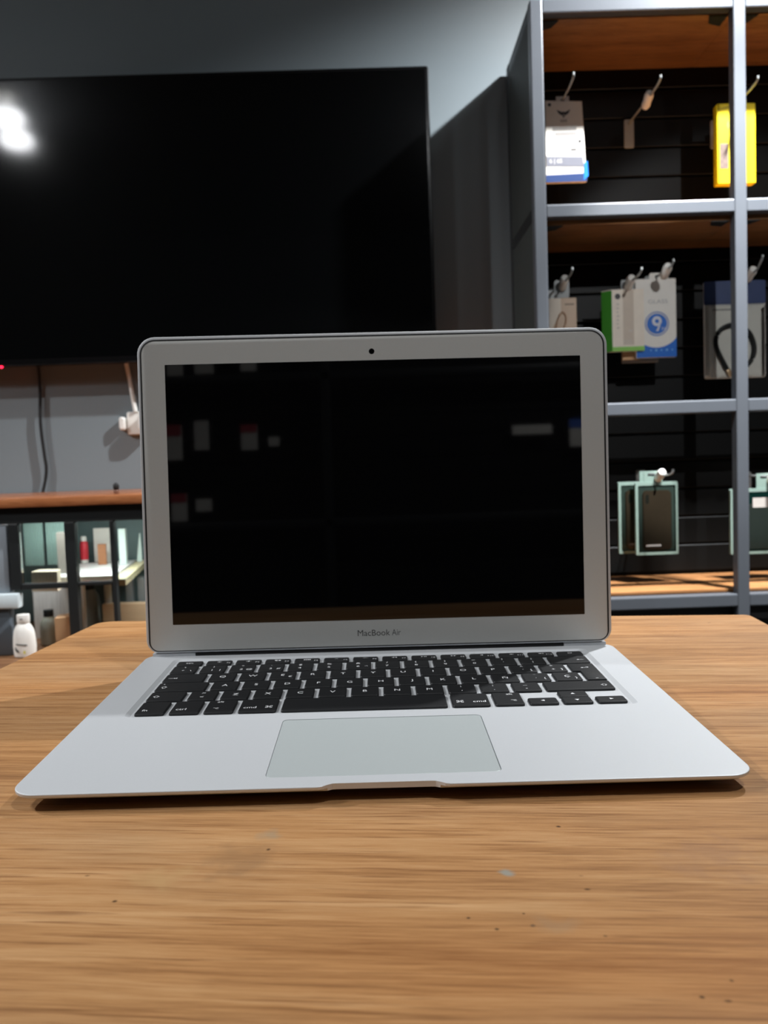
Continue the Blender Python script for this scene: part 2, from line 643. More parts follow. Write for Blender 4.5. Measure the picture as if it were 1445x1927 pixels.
# the top face with the keyboard well and the trackpad recess cut out
WELL_T = rrect(-141.7, 141.7, 99.6, 220.5, 4, 4)
WELL_B = rrect(-138.9, 138.9, 100.9, 219.2, 3, 4)
PAD_T = rrect(-52.9, 52.9, 11.5, 88.8, 3.2, 4)
edges = []
for lp in (WELL_T, PAD_T):
    vs = [bm.verts.new(mm(x, y, 0)) for x, y in lp]
    ring = [bm.edges.new((vs[i], vs[(i + 1) % len(vs)])) for i in range(len(vs))]
    edges += ring
    lo = WELL_B if lp is WELL_T else lp
    zz = -1.1 if lp is WELL_T else -.8
    vb = [bm.verts.new(mm(x, y, zz)) for x, y in lo]
    for i in range(len(vs)):
        j = (i + 1) % len(vs)
        bm.faces.new((vs[i], vs[j], vb[j], vb[i]))
    bm.faces.new(vb)
top = rings[0]
edges += [bm.edges.get((top[i], top[(i + 1) % len(top)])) for i in range(len(top))]
bmesh.ops.triangle_fill(bm, edges=edges, use_beauty=True, use_dissolve=False, normal=(0, 0, 1))
base = obj('base', bm, ALU, lap, ang=14)
for sx in (-1, 1):
    for y in (24, 205):
        zt = -(ZF * 1000 + .02793 * (y - 9)) + .25
        obj('foot', lathe(BM(), [(.0075, zt / 1000), (.0085, zt / 1000 + .0006), (.0085, (bot(y) + .05) / 1000)], 20, mm(sx * 120, y, 0)), RUBBER, lap)
# trackpad
bm = BM()
p0 = rrect(-52.5, 52.5, 11.9, 88.4, 2.8, 4)
p1 = rrect(-52.3, 52.3, 12.1, 88.2, 2.6, 4)
loft(bm, [[mm(x, y, -.8) for x, y in p0], [mm(x, y, -.22) for x, y in p0], [mm(x, y, -.1) for x, y in p1]])
obj('trackpad', bm, ALU_TRACK, lap, ang=14, label='large grey glass trackpad')
# hinge cover
obj('hinge', box(BM(), -.1287, .1287, .2288, .2332, -.0002, .0022, .0002), RUBBER, lap, label='long black hinge bar')
for x0, x1 in ((-.1585, -.1289), (.1289, .1585)):
    obj('hinge_cheek', box(BM(), x0, x1, .2288, .2330, -.0002, .0022, .0002), ALU, lap, sm=False)

# ---- keyboard
U = 19.05
GAP = 2.75
KX0 = -136.8
KZ0, KZ1 = -1.1, .35
_KM = {}


def key_mesh(w_, d_, kind='key'):
    k = (round(w_, 2), round(d_, 2))
    if k in _KM:
        return _KM[k]
    b = BM()
    r = 1.5
    A = rrect(0, w_, 0, d_, r, 3)
    B = rrect(.25, w_ - .25, .25, d_ - .25, r - .1, 3)
    Cc = rrect(.6, w_ - .6, .6, d_ - .6, r - .3, 3)
    loft(b, [[mm(x, y, KZ0 + .05) for x, y in A], [mm(x, y, KZ1 - .5) for x, y in A],
             [mm(x, y, KZ1 - .12) for x, y in B], [mm(x, y, KZ1) for x, y in Cc]])
    bmesh.ops.recalc_face_normals(b, faces=b.faces[:])
    smooth(b, 16)
    me = bpy.data.meshes.new('key')
    b.to_mesh(me)
    b.free()
    me.materials.append(KEY)
    _KM[k] = me
    return me


def add_key(x, y, w_, d_, draw=None, me=None):
    k = link('key', me or key_mesh(w_, d_), lap)
    k.location = mm(x, y, 0)
    if draw:
        ink = Ink()
        draw(ink, w_, d_)
        ink.build('legend', INK, k, lambda u, v: mm(u, v, KZ1 + .03))
    return k


def T1(s, size=5.3):
    return lambda i, w_, d_: i.text(s, w_ / 2, d_ / 2, size)


def T2(top_, bot_, third=None):
    def f(i, w_, d_):
        i.text(top_, w_ / 2 - .3, d_ * .74, 4.6)
        i.text(bot_, w_ / 2 - .3, d_ * .30, 4.6)
        if third:
            i.text(third, w_ * .80, d_ * .30, 4.2)
    return f


def T1r(s, third):
    return lambda i, w_, d_: (i.text(s, w_ / 2, d_ / 2, 5.3), i.text(third, w_ * .80, d_ * .28, 4.2))


def shift_arrow(i, x, y, s, bar=False):
    pts = [(-.5, 0), (0, .5), (.5, 0), (.25, 0), (.25, -.4), (-.25, -.4), (-.25, 0)]
    i.pline([(x + a * s, y + b * s) for a, b in pts], .32, True)
    if bar:
        i.line(x - .25 * s, y - .58 * s, x + .25 * s, y - .58 * s, .32)


def cmd_sign(i, x, y, s):
    r = s * .22
    for sx in (-1, 1):
        for sy in (-1, 1):
            i.ring(x + sx * 1.9 * r, y + sy * 1.9 * r, r * .65, r * 1.15, 0, 360, 12)
    for sg in (-1, 1):
        i.line(x - 1.9 * r, y + sg * r, x + 1.9 * r, y + sg * r, .34)
        i.line(x + sg * r, y - 1.9 * r, x + sg * r, y + 1.9 * r, .34)


def opt_sign(i, x, y, s):
    i.pline([(x - s * .6, y + s * .3), (x - s * .2, y + s * .3), (x + s * .2, y - s * .3), (x + s * .6, y - s * .3)], .36)
    i.line(x + s * .1, y + s * .3, x + s * .6, y + s * .3, .36)


def tri(i, x, y, s, a):
    i.poly([(x + s * math.cos(math.radians(a + k)), y + s * math.sin(math.radians(a + k))) for k in (0, 120, 240)])


def arrow_left(i, x, y, ln, hook=False):
    i.line(x - ln / 2 + .9, y, x + ln / 2, y, .36)
    tri(i, x - ln / 2 + .7, y, 1.0, 180)
    if hook:
        i.line(x + ln / 2, y - .18, x + ln / 2, y + 1.6, .36)
        i.line(x + ln / 2 - 1.4, y + 1.6, x + ln / 2, y + 1.6, .36)


def arrow_tab(i, w_, d_):
    x, y = 5.2, d_ * .42
    i.line(x - 2.6, y, x + 1.6, y, .36)
    tri(i, x + 1.5, y, 1.0, 0)
    i.line(x + 2.7, y - 1.2, x + 2.7, y + 1.2, .36)


def fkey(n):
    def f(i, w_, d_):
        i.text('F%d' % n, w_ - 1.1, d_ * .34, 2.9, anchor='r')
        x, y = w_ / 2, d_ * .58
        if n in (1, 2):
            i.disc(x, y, .55 if n == 1 else .75, 10)
            for k in range(8):
                a = k * PI / 4
                rr = 1.25 if n == 1 else 1.6
                i.disc(x + rr * math.cos(a), y + rr * math.sin(a), .22, 6)
        elif n == 3:
            i.rect(x - 2.2, x - .3, y - .2, y + 1.2).rect(x - 1.6, x - .4, y - 1.2, y - .5).rect(x + .3, x + 1.9, y - .9, y + 1.0)
        elif n == 4:
            for a in range(4):
                for b in range(2):
                    i.rect(x - 2.3 + a * 1.25, x - 1.4 + a * 1.25, y - 1.0 + b * 1.2, y - .1 + b * 1.2)
        elif n in (5, 6):
            i.ring(x, y - .5, .9, 1.25, 20, 160, 8)
            if n == 6:
                for a in (30, 60, 90, 120, 150):
                    a = math.radians(a)
                    i.line(x + 1.6 * math.cos(a), y - .5 + 1.6 * math.sin(a), x + 2.2 * math.cos(a), y - .5 + 2.2 * math.sin(a), .26)
        elif n == 7:
            tri(i, x - 1.0, y, 1.15, 180), tri(i, x + .9, y, 1.15, 180)
        elif n == 8:
            tri(i, x - 1.4, y, 1.15, 0)
            i.rect(x + .2, x + .7, y - 1, y + 1).rect(x + 1.2, x + 1.7, y - 1, y + 1)
        elif n == 9:
            tri(i, x - .9, y, 1.15, 0), tri(i, x + 1.0, y, 1.15, 0)
        else:
            tri(i, x - .2, y, 1.2, 180)
            i.rect(x - 1.3, x - .7, y - .45, y + .45)
            if n >= 11:
                i.ring(x, y, 1.1, 1.4, -40, 40, 6)
            if n == 12:
                i.ring(x, y, 1.8, 2.1, -40, 40, 6)
    return f


# front edges of the rows, and key depths
YB, Y4, YR = 103.4, 127.4, 19.1
row_y = [YB, Y4, Y4 + YR, Y4 + 2 * YR, Y4 + 3 * YR, Y4 + 4 * YR]
KD = YR - GAP + .2
# function row
pitch = (273.6 + GAP) / 14
FD = 9.4
names = [T1('esc', 4.0)] + [fkey(n) for n in range(1, 13)] + [lambda i, w_, d_: (i.ring(w_ / 2, d_ / 2, 1.1, 1.45, 115, 425, 14), i.line(w_ / 2, d_ / 2 + .2, w_ / 2, d_ / 2 + 1.7, .36))]
for k in range(14):
    add_key(KX0 + k * pitch, row_y[5], pitch - GAP, FD, names[k])


def row(y, d_, items):
    x = 0
    for wu, dr in items:
        if dr is not False:
            add_key(KX0 + x * U, y, wu * U - GAP, d_, dr)
        x += wu
    return x


row(row_y[4], KD, [(1, T2('ª', 'º', '\\')), (1, T2('!', '1', '|')), (1, T2('"', '2', '@')), (1, T2('·', '3', '#')), (1, T2('$', '4')),
                   (1, T2('%', '5')), (1, T2('&', '6', '¬')), (1, T2('/', '7')), (1, T2('(', '8')), (1, T2(')', '9')), (1, T2('=', '0')),
                   (1, T2('?', "'")), (1, T2('¿', '¡')), (1.5, lambda i, w_, d_: arrow_left(i, w_ - 5.2, d_ * .42, 4.6))])
row(row_y[3], KD, [(1.5, arrow_tab), (1, T1('Q')), (1, T1('W')), (1, T1r('E', '€')), (1, T1('R')), (1, T1('T')), (1, T1('Y')), (1, T1('U')),
                   (1, T1('I')), (1, T1('O')), (1, T1('P')), (1, T2('^', '`', '[')), (1, T2('*', '+', ']')), (1, False)])
row(row_y[2], KD, [(1.75, lambda i, w_, d_: (shift_arrow(i, 4.6, d_ * .42, 3.6, True), i.disc(3.4, d_ * .80, .5, 10))), (1, T1('A')), (1, T1('S')),
                   (1, T1('D')), (1, T1('F')), (1, T1('G')), (1, T1('H')), (1, T1('J')), (1, T1('K')), (1, T1('L')), (1, T1('Ñ')),
                   (1, T2('¨', '´', '{')), (1, T1r('Ç', '}')), (.75, False)])
row(row_y[1], KD, [(1.25, lambda i, w_, d_: shift_arrow(i, 4.6, d_ * .45, 3.6)), (1, T2('>', '<')), (1, T1('Z')), (1, T1('X')), (1, T1('C')), (1, T1('V')),
                   (1, T1('B')), (1, T1('N')), (1, T1('M')), (1, T2(';', ',')), (1, T2(':', '.')), (1, T2('_', '-')),
                   (2.25, lambda i, w_, d_: shift_arrow(i, w_ - 5.0, d_ * .45, 3.6))])
BD = Y4 - YB - GAP + .3
row(YB, BD, [(1, lambda i, w_, d_: i.text('fn', 3.0, d_ * .30, 4.4, anchor='l')),
             (1, lambda i, w_, d_: i.text('ctrl', 2.8, d_ * .32, 4.4, anchor='l')),
             (1, lambda i, w_, d_: (i.text('alt', w_ * .42, d_ * .85, 3.8), opt_sign(i, w_ * .36, d_ * .32, 2.6))),
             (1.25, lambda i, w_, d_: (i.text('cmd', 2.4, d_ * .32, 4.4, anchor='l'), cmd_sign(i, w_ - 4.6, d_ * .34, 3.0))),
             (5, None),
             (1.25, lambda i, w_, d_: (i.text('cmd', w_ - 2.0, d_ * .32, 4.4, anchor='r'), cmd_sign(i, 4.6, d_ * .34, 3.0))),
             (1, lambda i, w_, d_: (i.text('alt', w_ * .62, d_ * .85, 3.8), opt_sign(i, w_ * .68, d_ * .32, 2.6)))])
# arrow keys: half height, the up arrow sits above the down arrow
ax = KX0 + 11.5 * U
HD = BD / 2 - .35
add_key(ax, YB, U - GAP, HD, lambda i, w_, d_: tri(i, w_ / 2, d_ / 2, 1.5, 180))
add_key(ax + U, YB, U - GAP, HD, lambda i, w_, d_: tri(i, w_ / 2, d_ / 2, 1.5, 270))
add_key(ax + U, YB + HD + .6, U - GAP, HD, lambda i, w_, d_: tri(i, w_ / 2, d_ / 2, 1.5, 90))
add_key(ax + 2 * U, YB, U - GAP, HD, lambda i, w_, d_: tri(i, w_ / 2, d_ / 2, 1.5, 0))
# the angular return key (wider at the top)
rx0 = 0
wt, wb = U - GAP, .75 * U - GAP
b = BM()


def ret(ins):
    a, r_ = ins, wt - ins
    lx = wt - wb
    y1 = YR + KD
    return [(lx + a, a), (r_, a), (r_, y1 - a), (a, y1 - a), (a, YR + a), (lx + a, YR + a)]


loft(b, [[mm(x, y, KZ0 + .05) for x, y in ret(0)], [mm(x, y, KZ1 - .5) for x, y in ret(0)], [mm(x, y, KZ1 - .12) for x, y in ret(.25)],
         [mm(x, y, KZ1) for x, y in ret(.6)]])
k = obj('key', b, KEY, lap)
k.location = mm(KX0 + 13.5 * U, row_y[2], 0)
ink = Ink()
arrow_left(ink, wt * .55, YR + KD * .4, 4.6, True)
ink.line(wt - 6.2, 2.4, wt - 4.6, 2.4, .4)
ink.build('legend', INK, k, lambda u, v: mm(u, v, KZ1 + .03))

# ---- lid
TH = .0606
LY, LZ = 228.27, 6.13


def lidp(x, h, t):
    """x across, h up the lid, t towards the viewer, all in millimetres."""
    return mm(x, LY + h * math.sin(TH) - t * math.cos(TH), LZ + h * math.cos(TH) + t * math.sin(TH))


H0, H1 = -3.5, 215.6


def lid_loop(ins, t, rad=(9, 9, 12, 12)):
    return [lidp(x, h, t) for x, h in rrect(-162.5 + ins, 162.5 - ins, H0 + ins, H1 - ins, [max(r - ins, 1) for r in rad], 8)]


bm = BM()
loft(bm, [lid_loop(2.1, -.1), lid_loop(.9, 0), lid_loop(.25, -.25), lid_loop(0, -.8), lid_loop(0, -2.2), lid_loop(1.2, -3.8), lid_loop(5, -4.8), lid_loop(14, -5.2)])
lid = obj('lid', bm, ALU, lap, ang=30)
bm = BM()
bl = lambda i0, t: [lidp(x, h, t) for x, h in rrect(-162.5 + i0, 162.5 - i0, H0 + i0 * .55, H1 - i0, [max(r - i0, 1) for r in (9, 9, 12, 12)], 8)]
loft(bm, [bl(1.9, -.6), bl(1.9, .25), bl(2.2, .4), bl(2.9, .42), bl(3.0, .1)])
obj('gasket', bm, RUBBER, lid, label='thin black rubber rim around the bezel')
bm = BM()
loft(bm, [bl(2.9, -.3), bl(2.9, .2), bl(3.1, .34)])
obj('bezel', bm, ALU_BEZEL, lid, label='plain silver screen bezel')
obj('screen', slab(BM(), rrect(-143.6, 143.6, 16.2, 196.3, .4, 2), .2, .42, 0, lidp), LCD, lid, label='glossy black switched-off screen')
obj('webcam', slab(BM(), [(1.95 * math.cos(2 * PI * k / 20) - .7, 202.4 + 1.95 * math.sin(2 * PI * k / 20)) for k in range(20)], .2, .40, 0, lidp), LCD, lid)
wm = Ink()
wm.text('MacBook', -15.3, 4.9 + .36 * 6.1, 6.1, width=22.6, anchor='l')
wm.build('wordmark', LOGO, lid, lambda u, v: lidp(u, v, .38))
wm = Ink()
wm.text('Air', 8.6, 4.9 + .36 * 6.1, 6.1, width=6.2, anchor='l')
wm.build('wordmark', LOGO_THIN, lid, lambda u, v: lidp(u, v, .38))

# ================================================================== television
tv = thing('television', 'large black wall-mounted flat television, switched off, on the grey wall', 'television', (0, 0, 0))
TX0, TX1, TZ0, TZ1 = -1.075, .163, 1.167, 1.853
bm = BM()
loft(bm, [[(u, y, v) for u, v in rrect(TX0 + i, TX1 - i, TZ0 + i, TZ1 - i, .006, 3)] for i, y in ((.06, 1.800), (.02, 1.796), (.002, 1.782), (0, 1.778), (0, 1.754), (.002, 1.7505), (.009, 1.7500))])
obj('housing', bm, TVB, tv)
obj('screen', slab(BM(), rrect(TX0 + .009, TX1 - .009, TZ0 + .016, TZ1 - .009, .002, 2), -1.752, -1.7495, 0, front), TVS, tv, label='glossy black television screen')
obj('bracket', box(BM(), -.72, -.2, 1.80, 1.8192, 1.35, 1.65), BLACK_STEEL, tv)
obj('indicator_light', lathe(BM(), [(.0035, 0), (.004, -.004), (.003, -.007), (.0005, -.008)], 12, (-.909, 1.756, TZ0 + .004)), emit('red_standby_glow', L(255, 30, 60), 6), tv, label='small red standby light')

# ---- things on the wall under it
cord = tag(obj('power_cord', tube(BM(), spline([(-.832, 1.79, 1.19), (-.838, 1.808, 1.12), (-.842, 1.808, 1.03), (-.837, 1.808, .95), (-.834, 1.808, .915), (-.838, 1.808, .885), (-.845, 1.803, .8535)], 6), .0042, 8), RUBBER),
           'thin black cord hanging down the wall from the television', 'cord')
so = thing('wall_socket', 'white wall socket with a plug in it under the television, half hidden by the laptop', 'socket', (-.59, 1.82, 1.02))
obj('faceplate', slab(BM(), rrect(-.034, .07, -.029, .029, .005, 4), 0, .012, .002, front), WHITE, so)
obj('plug', slab(BM(), rrect(-.052, -.037, -.017, .017, .007, 4), 0, .022, .003, front), WHITE, so, label='rounded white plug beside the faceplate')
obj('plug', slab(BM(), rrect(.0, .04, -.02, .02, .008, 4), .012, .04, .004, front), WHITE, so)
tag(obj('white_cable', tube(BM(), spline([(-.619, 1.795, 1.2), (-.613, 1.808, 1.14), (-.605, 1.808, 1.08), (-.600, 1.806, 1.0485)], 6), .0055, 8), WHITE),
    'short white cable running down the wall to the white socket', 'cable')

# ================================================================== counter with the glass display case
cs = thing('display_counter', 'wood-topped glass display counter with black steel frame under the television', 'counter', (0, 0, 0))
CX0, CX1, CY0, CY1 = -1.7, .30, 1.38, 1.815
obj('countertop', box(BM(), CX0, CX1, CY0, CY1, .834, .8535, .002), COUNTER_WOOD, cs)
obj('apron', box(BM(), CX0 + .01, CX1 - .01, 1.395, 1.415, .800, .834, .001), BLACK_STEEL, cs, sm=False)
for x0, x1 in ((-1.69, -1.668), (-.7625, -.7415), (-.646, -.625), (-.553, -.5445), (-.1, -.08), (.27, .29)):
    obj('post', box(BM(), x0, x1, 1.395, 1.415, .662 if x0 == -.7625 else .525, .800, .001), BLACK_STEEL, cs, sm=False)
for x0, x1 in ((-.741, -.646), (-.625, -.553)):
    obj('rail', box(BM(), x0, x1, 1.396, 1.413, .663 if x0 < -.7 else .667, .6745, .001), BLACK_STEEL, cs, sm=False)
obj('back_panel', box(BM(), CX0 + .01, CX1 - .01, 1.797, 1.812, .525, .834), mat('teal_grey_panel', L(92, 112, 112), .35, 0, .5, .25, 7), cs)
obj('plinth', box(BM(), CX0 - .02, CX1, 1.16, 1.812, .495, .525, .002), wood('plinth_wood', L(92, 62, 42), L(128, 92, 64), L(150, 112, 80), (2, 26, 26), .4, False, False), cs)
obj('plinth_front', box(BM(), CX0, CX1 - .02, 1.2, 1.79, 0, .495, .002), BLACK_STEEL, cs, sm=False)
for x0, x1 in ((-1.668, -.993), (-.741, -.646), (-.625, -.553), (-.5445, -.1), (-.08, .27)):
    obj('pane', box(BM(), x0, x1, 1.403, 1.407, .676, .800), GLASS, cs)
# bright shelf inside
bm = BM()
sh = [(-.714, 1.486), (-.578, 1.483), (-.612, 1.785), (-.742, 1.737)]
loft(bm, [[(x, y, .663) for x, y in sh], [(x, y, .675) for x, y in sh]])
obj('inner_shelf', bm, mat('white_laminate', L(246, 246, 245), .4, 0, .5, .02, 20), cs, label='bright white shelf inside the case')
bm = BM()
bs_ = [(-.556, 1.418), (-.532, 1.418), (-.583, 1.79), (-.607, 1.79)]
loft(bm, [[(x, y, .661) for x, y in bs_], [(x, y, .675) for x, y in bs_]])
obj('shelf_bearer', bm, mat('pale_wood', L(196, 186, 150), .5, 0, .4, .08, 30, 0, 0, (4, 1, 1)), cs)
# wire mesh behind the first opening: fine vertical wires
bm = BM()
x = -.738
while x < -.648:
    box(bm, x, x + .0008, 1.417, 1.4178, .676, .798)
    x += .0032
obj('wire_mesh', bm, BLACK_STEEL, cs, sm=False, kind='stuff')
# LED strip under the countertop lights the case
obj('light_strip', box(BM(), -.8, -.3, 1.50, 1.515, .829, .834), emit('strip_glow', L(250, 255, 255), 4), cs, label='slim white light strip under the countertop')
ld = bpy.data.lights.new('strip_light', 'AREA')
ld.shape = 'RECTANGLE'
ld.size, ld.size_y = .5, .015
ld.energy = 2.5
ld.color = (.95, 1, 1)
lo = bpy.data.objects.new('strip_light', ld)
COL.objects.link(lo)
lo.parent = cs
lo.location = (-.55, 1.507, .827)


def solid(name, label, cat, bm, m, group=None):
    return tag(obj(name, bm, m), label, cat, group)


def tower(bm, pts, z0, z1):
    loft(bm, [[(x, y, z0) for x, y in pts], [(x, y, z1) for x, y in pts]])
    return bm


def rbox(cx, cy, wd, dp, rz):
    c, s = math.cos(rz), math.sin(rz)
    return [(cx + a * wd / 2 * c - b_ * dp / 2 * s, cy + a * wd / 2 * s + b_ * dp / 2 * c) for a, b_ in ((-1, -1), (1, -1), (1, 1), (-1, 1))]


# on the case's upper level
rb = thing('red_bottle', 'small red bottle with a white cap inside the glass case', 'bottle', (-.7300, 1.75, .6755))
obj('body', lathe(BM(), [(.0085, 0), (.0095, .002), (.0095, .008)], 20), WHITE, rb, label='pale base of the bottle')
obj('sleeve', lathe(BM(), [(.0096, .008), (.0098, .012), (.0098, .045), (.0085, .051), (.006, .054)], 20), mat('red_label', L(214, 52, 66), .4), rb, label='bright red sleeve')
obj('cap', lathe(BM(), [(.0062, .054), (.0068, .056), (.0068, .064), (.0055, .0665)], 20), WHITE, rb)
solid('white_card', 'blank white card standing upright behind the red bottle in the glass case', 'card', tower(BM(), rbox(-.688, 1.76, .042, .002, -.12), .6755, .760), CARD_W)
solid('brown_carton', 'tiny brown carton leaning in front of the white card in the glass case', 'box', tower(BM(), rbox(-.671, 1.705, .019, .014, .2), .6755, .725), mat('brown_carton_board', L(160, 106, 70), .6))
solid('white_post_box', 'tall narrow white box at the right of the glass case', 'box', tower(BM(), rbox(-.618, 1.70, .0165, .016, .05), .6755, .761), mat('pale_green_card', L(206, 222, 216), .5))
bm = BM()
loft(bm, [[(x, y, .6755) for x, y in rbox(-.593, 1.745, .012, .012, .3)], [(x, y, .705) for x, y in rbox(-.591, 1.745, .009, .01, .3)], [(x, y, .745) for x, y in rbox(-.589, 1.745, .002, .004, .3)]])
solid('white_cone', 'small pale pointed bottle behind the frame at the right of the glass case', 'bottle', bm, mat('pale_green_card', L(206, 222, 216), .5))
solid('beige_carton', 'open beige cardboard carton low in the left opening of the glass case', 'box', tower(BM(), [(-.738, 1.44), (-.680, 1.432), (-.688, 1.475), (-.738, 1.482)], .652, .694), mat('beige_board', L(244, 228, 202), .6, 0, .4, .1, 30))
solid('taupe_box', 'tall taupe box standing beside the frame in the left opening of the glass case', 'box', tower(BM(), rbox(-.706, 1.56, .030, .03, .1), .6755, .768), mat('taupe_board', L(140, 132, 124), .6))
solid('green_card', 'pale green card standing behind the wire mesh of the case, left one', 'card', tower(BM(), [(-.815, 1.60), (-.772, 1.60), (-.772, 1.606), (-.815, 1.606)], .69, .790), mat('green_card_face', L(128, 152, 144), .3, 0, .6, .1, 20), 'pale green cards in the case')
solid('green_card', 'pale green card standing behind the wire mesh of the case, right one', 'card', tower(BM(), [(-.765, 1.602), (-.722, 1.602), (-.722, 1.608), (-.765, 1.608)], .69, .790), mat('green_card_face', L(128, 152, 144), .3), 'pale green cards in the case')

# on the plinth
bt = thing('white_bottle', 'white plastic bottle with a flat cap standing on the plinth left of the table', 'bottle', (-.737, 1.385, .5255))
obj('body', lathe(BM(), [(.018, 0), (.0215, .002), (.0225, .008), (.0235, .022), (.0225, .040), (.0205, .054), (.0165, .063), (.0125, .068), (.0115, .0695), (.0115, .071)], 28, sx=1.0, sy=.75), WHITE, bt)
obj('cap', lathe(BM(), [(.0125, .0705), (.0132, .0715), (.0132, .086), (.0125, .0875), (.006, .088)], 28, sx=1.0, sy=.8), WHITE, bt)


def bott_surf(u, v):
    # u across, v up, wrapped around the bottle's belly
    r = .0237 if v < .04 else (.0215 if v < .06 else .0137)
    a = -PI / 2 + u / r
    return (r * math.cos(a), r * .78 * math.sin(a), v)


ik = Ink()
for q in range(6):
    a, c = -.012 + .004 * q, -.012 + .004 * (q + 1)
    ik.poly([(a, .030 - .10 * (a + .012)), (c, .030 - .10 * (c + .012)), (c, .0275 - .10 * (c + .012)), (a, .0275 - .10 * (a + .012))])
ik.poly([(-.0155, .024), (-.009, .0175), (-.005, .014), (-.008, .0115), (-.012, .013), (-.015, .018)])
ik.build('label_print', mat('bottle_print', L(70, 74, 74), .5), bt, bott_surf, label='dark swoosh on the bottle')
ik = Ink()
ik.rect(.004, .008, .009, .015)
ik.build('label_spot', mat('yellow_print', L(206, 196, 90), .5), bt, bott_surf, label='small yellow spot on the bottle')
ik = Ink()
ik.rect(-.003, .003, .0785, .0805)
ik.build('cap_slot', mat('bottle_print', L(70, 74, 74), .5), bt, lambda u, v: (u, -.0110, v))

GREYB = mat('reflection_grey', L(176, 180, 168), .25, 0, .5, .15, 40)
g1 = thing('bottle_reflection', 'grey reflection of the white bottle in the glass, modelled solid beside the table edge', 'bottle', (-.7295, 1.50, .5255))  # the white bottle's reflection in the glass, modelled as a solid bottle
obj('body', lathe(BM(), [(.0165, 0), (.019, .002), (.0195, .03), (.018, .05), (.012, .060), (.0095, .063)], 24), GREYB, g1)
obj('cap', lathe(BM(), [(.0105, .063), (.0105, .0755), (.0095, .077)], 24), BLACK_STEEL, g1)
g2 = thing('bottle_reflection', 'darker second reflection of the white bottle, modelled solid behind the far left table corner', 'bottle', (-.705, 1.70, .5255))  # second, darker glass reflection of the white bottle, also modelled solid
obj('body', lathe(BM(), [(.020, 0), (.0235, .003), (.024, .055), (.021, .075), (.013, .088), (.011, .091)], 24), mat('reflection_dark_grey', L(140, 142, 134), .3), g2)
obj('cap', lathe(BM(), [(.012, .091), (.012, .112), (.010, .114)], 24), BLACK_STEEL, g2)
solid('tan_carton', 'tan cardboard carton behind the left edge of the table', 'box', tower(BM(), [(-.700, 1.455), (-.662, 1.485), (-.676, 1.53), (-.708, 1.50)], .5255, .590), mat('tan_board', L(200, 160, 122), .6, 0, .4, .08, 30))
solid('pale_tube', 'pale upright tube between the darker bottle reflection and the frame', 'tube', lathe(BM(), [(.009, 0), (.009, .108), (.0075, .112)], 18, (-.648, 1.66, .5255)), mat('pale_grey_plastic', L(176, 178, 172), .4))
for n_, (x_, h_) in enumerate(((-.606, .115), (-.577, .117))):
    solid('grey_box', ('narrow grey box behind the frame, beside the pale upright tube', 'narrow grey box behind the frame, nearest the laptop lid')[n_], 'box',
          tower(BM(), rbox(x_, 1.70, .016, .02, 0), .5255, .5255 + h_), mat('grey_box_board', L(128, 134, 134), .5), 'narrow grey boxes in the case')
solid('wood_block', 'long tan wooden board lying behind the table beside the laptop lid', 'board', tower(BM(), [(-.655, 1.635), (-.50, 1.62), (-.50, 1.65), (-.655, 1.665)], .5255, .588), mat('tan_wood_block', L(206, 182, 148), .5, 0, .4, .1, 20, 0, 0, (1, 6, 6)))
bm = BM()
box(bm, -.98, -.745, 1.385, 1.412, .6255, .6565, .004)
solid('white_tray', 'pale blue-white tray at the left edge, on a dark grey drawer box', 'tray', bm, mat('blue_white_plastic', L(206, 218, 222), .35, 0, .5, .05, 12))
bm = BM()
box(bm, -.98, -.768, 1.395, 1.42, .5255, .6255, .004)
solid('drawer_box', 'dark slate drawer box under the pale tray at the left edge', 'box', bm, mat('slate_plastic', L(84, 92, 100), .4))
bm = BM()
box(bm, -.99, -.766, 1.3975, 1.43, .657, .798, .003)
solid('grey_panel_box', 'tall slate grey box at the left edge above the pale tray', 'box', bm, mat('slate_box', L(140, 148, 156), .45, 0, .5, .06, 12))
bm = BM()
tower(bm, [(-.790, 1.57), (-.672, 1.56), (-.672, 1.575), (-.790, 1.585)], .5255, .652)
solid('silver_sheet', 'silvery ridged sheet standing behind the grey bottle reflection', 'panel', bm, mat('ridged_silver', L(226, 226, 224), .3, .2, .5, .35, 60, 0, 0, (4, .2, .2)))
kb = thing('black_stopper', 'small black stopper standing on the wooden countertop left of the laptop', 'stopper', (-.548, 1.44, .854))
obj('body', lathe(BM(), [(.0055, 0), (.0055, .006), (.0045, .008)], 16), mat('reflection_brown', L(110, 70, 50), .4), kb, label='brown reflection of the knob in the countertop')  # knob's brownish reflection in the glossy countertop, modelled as a solid piece
obj('knob', lathe(BM(), [(.0045, .008), (.0062, .011), (.0062, .018), (.004, .022), (.001, .023)], 16), RUBBER, kb)

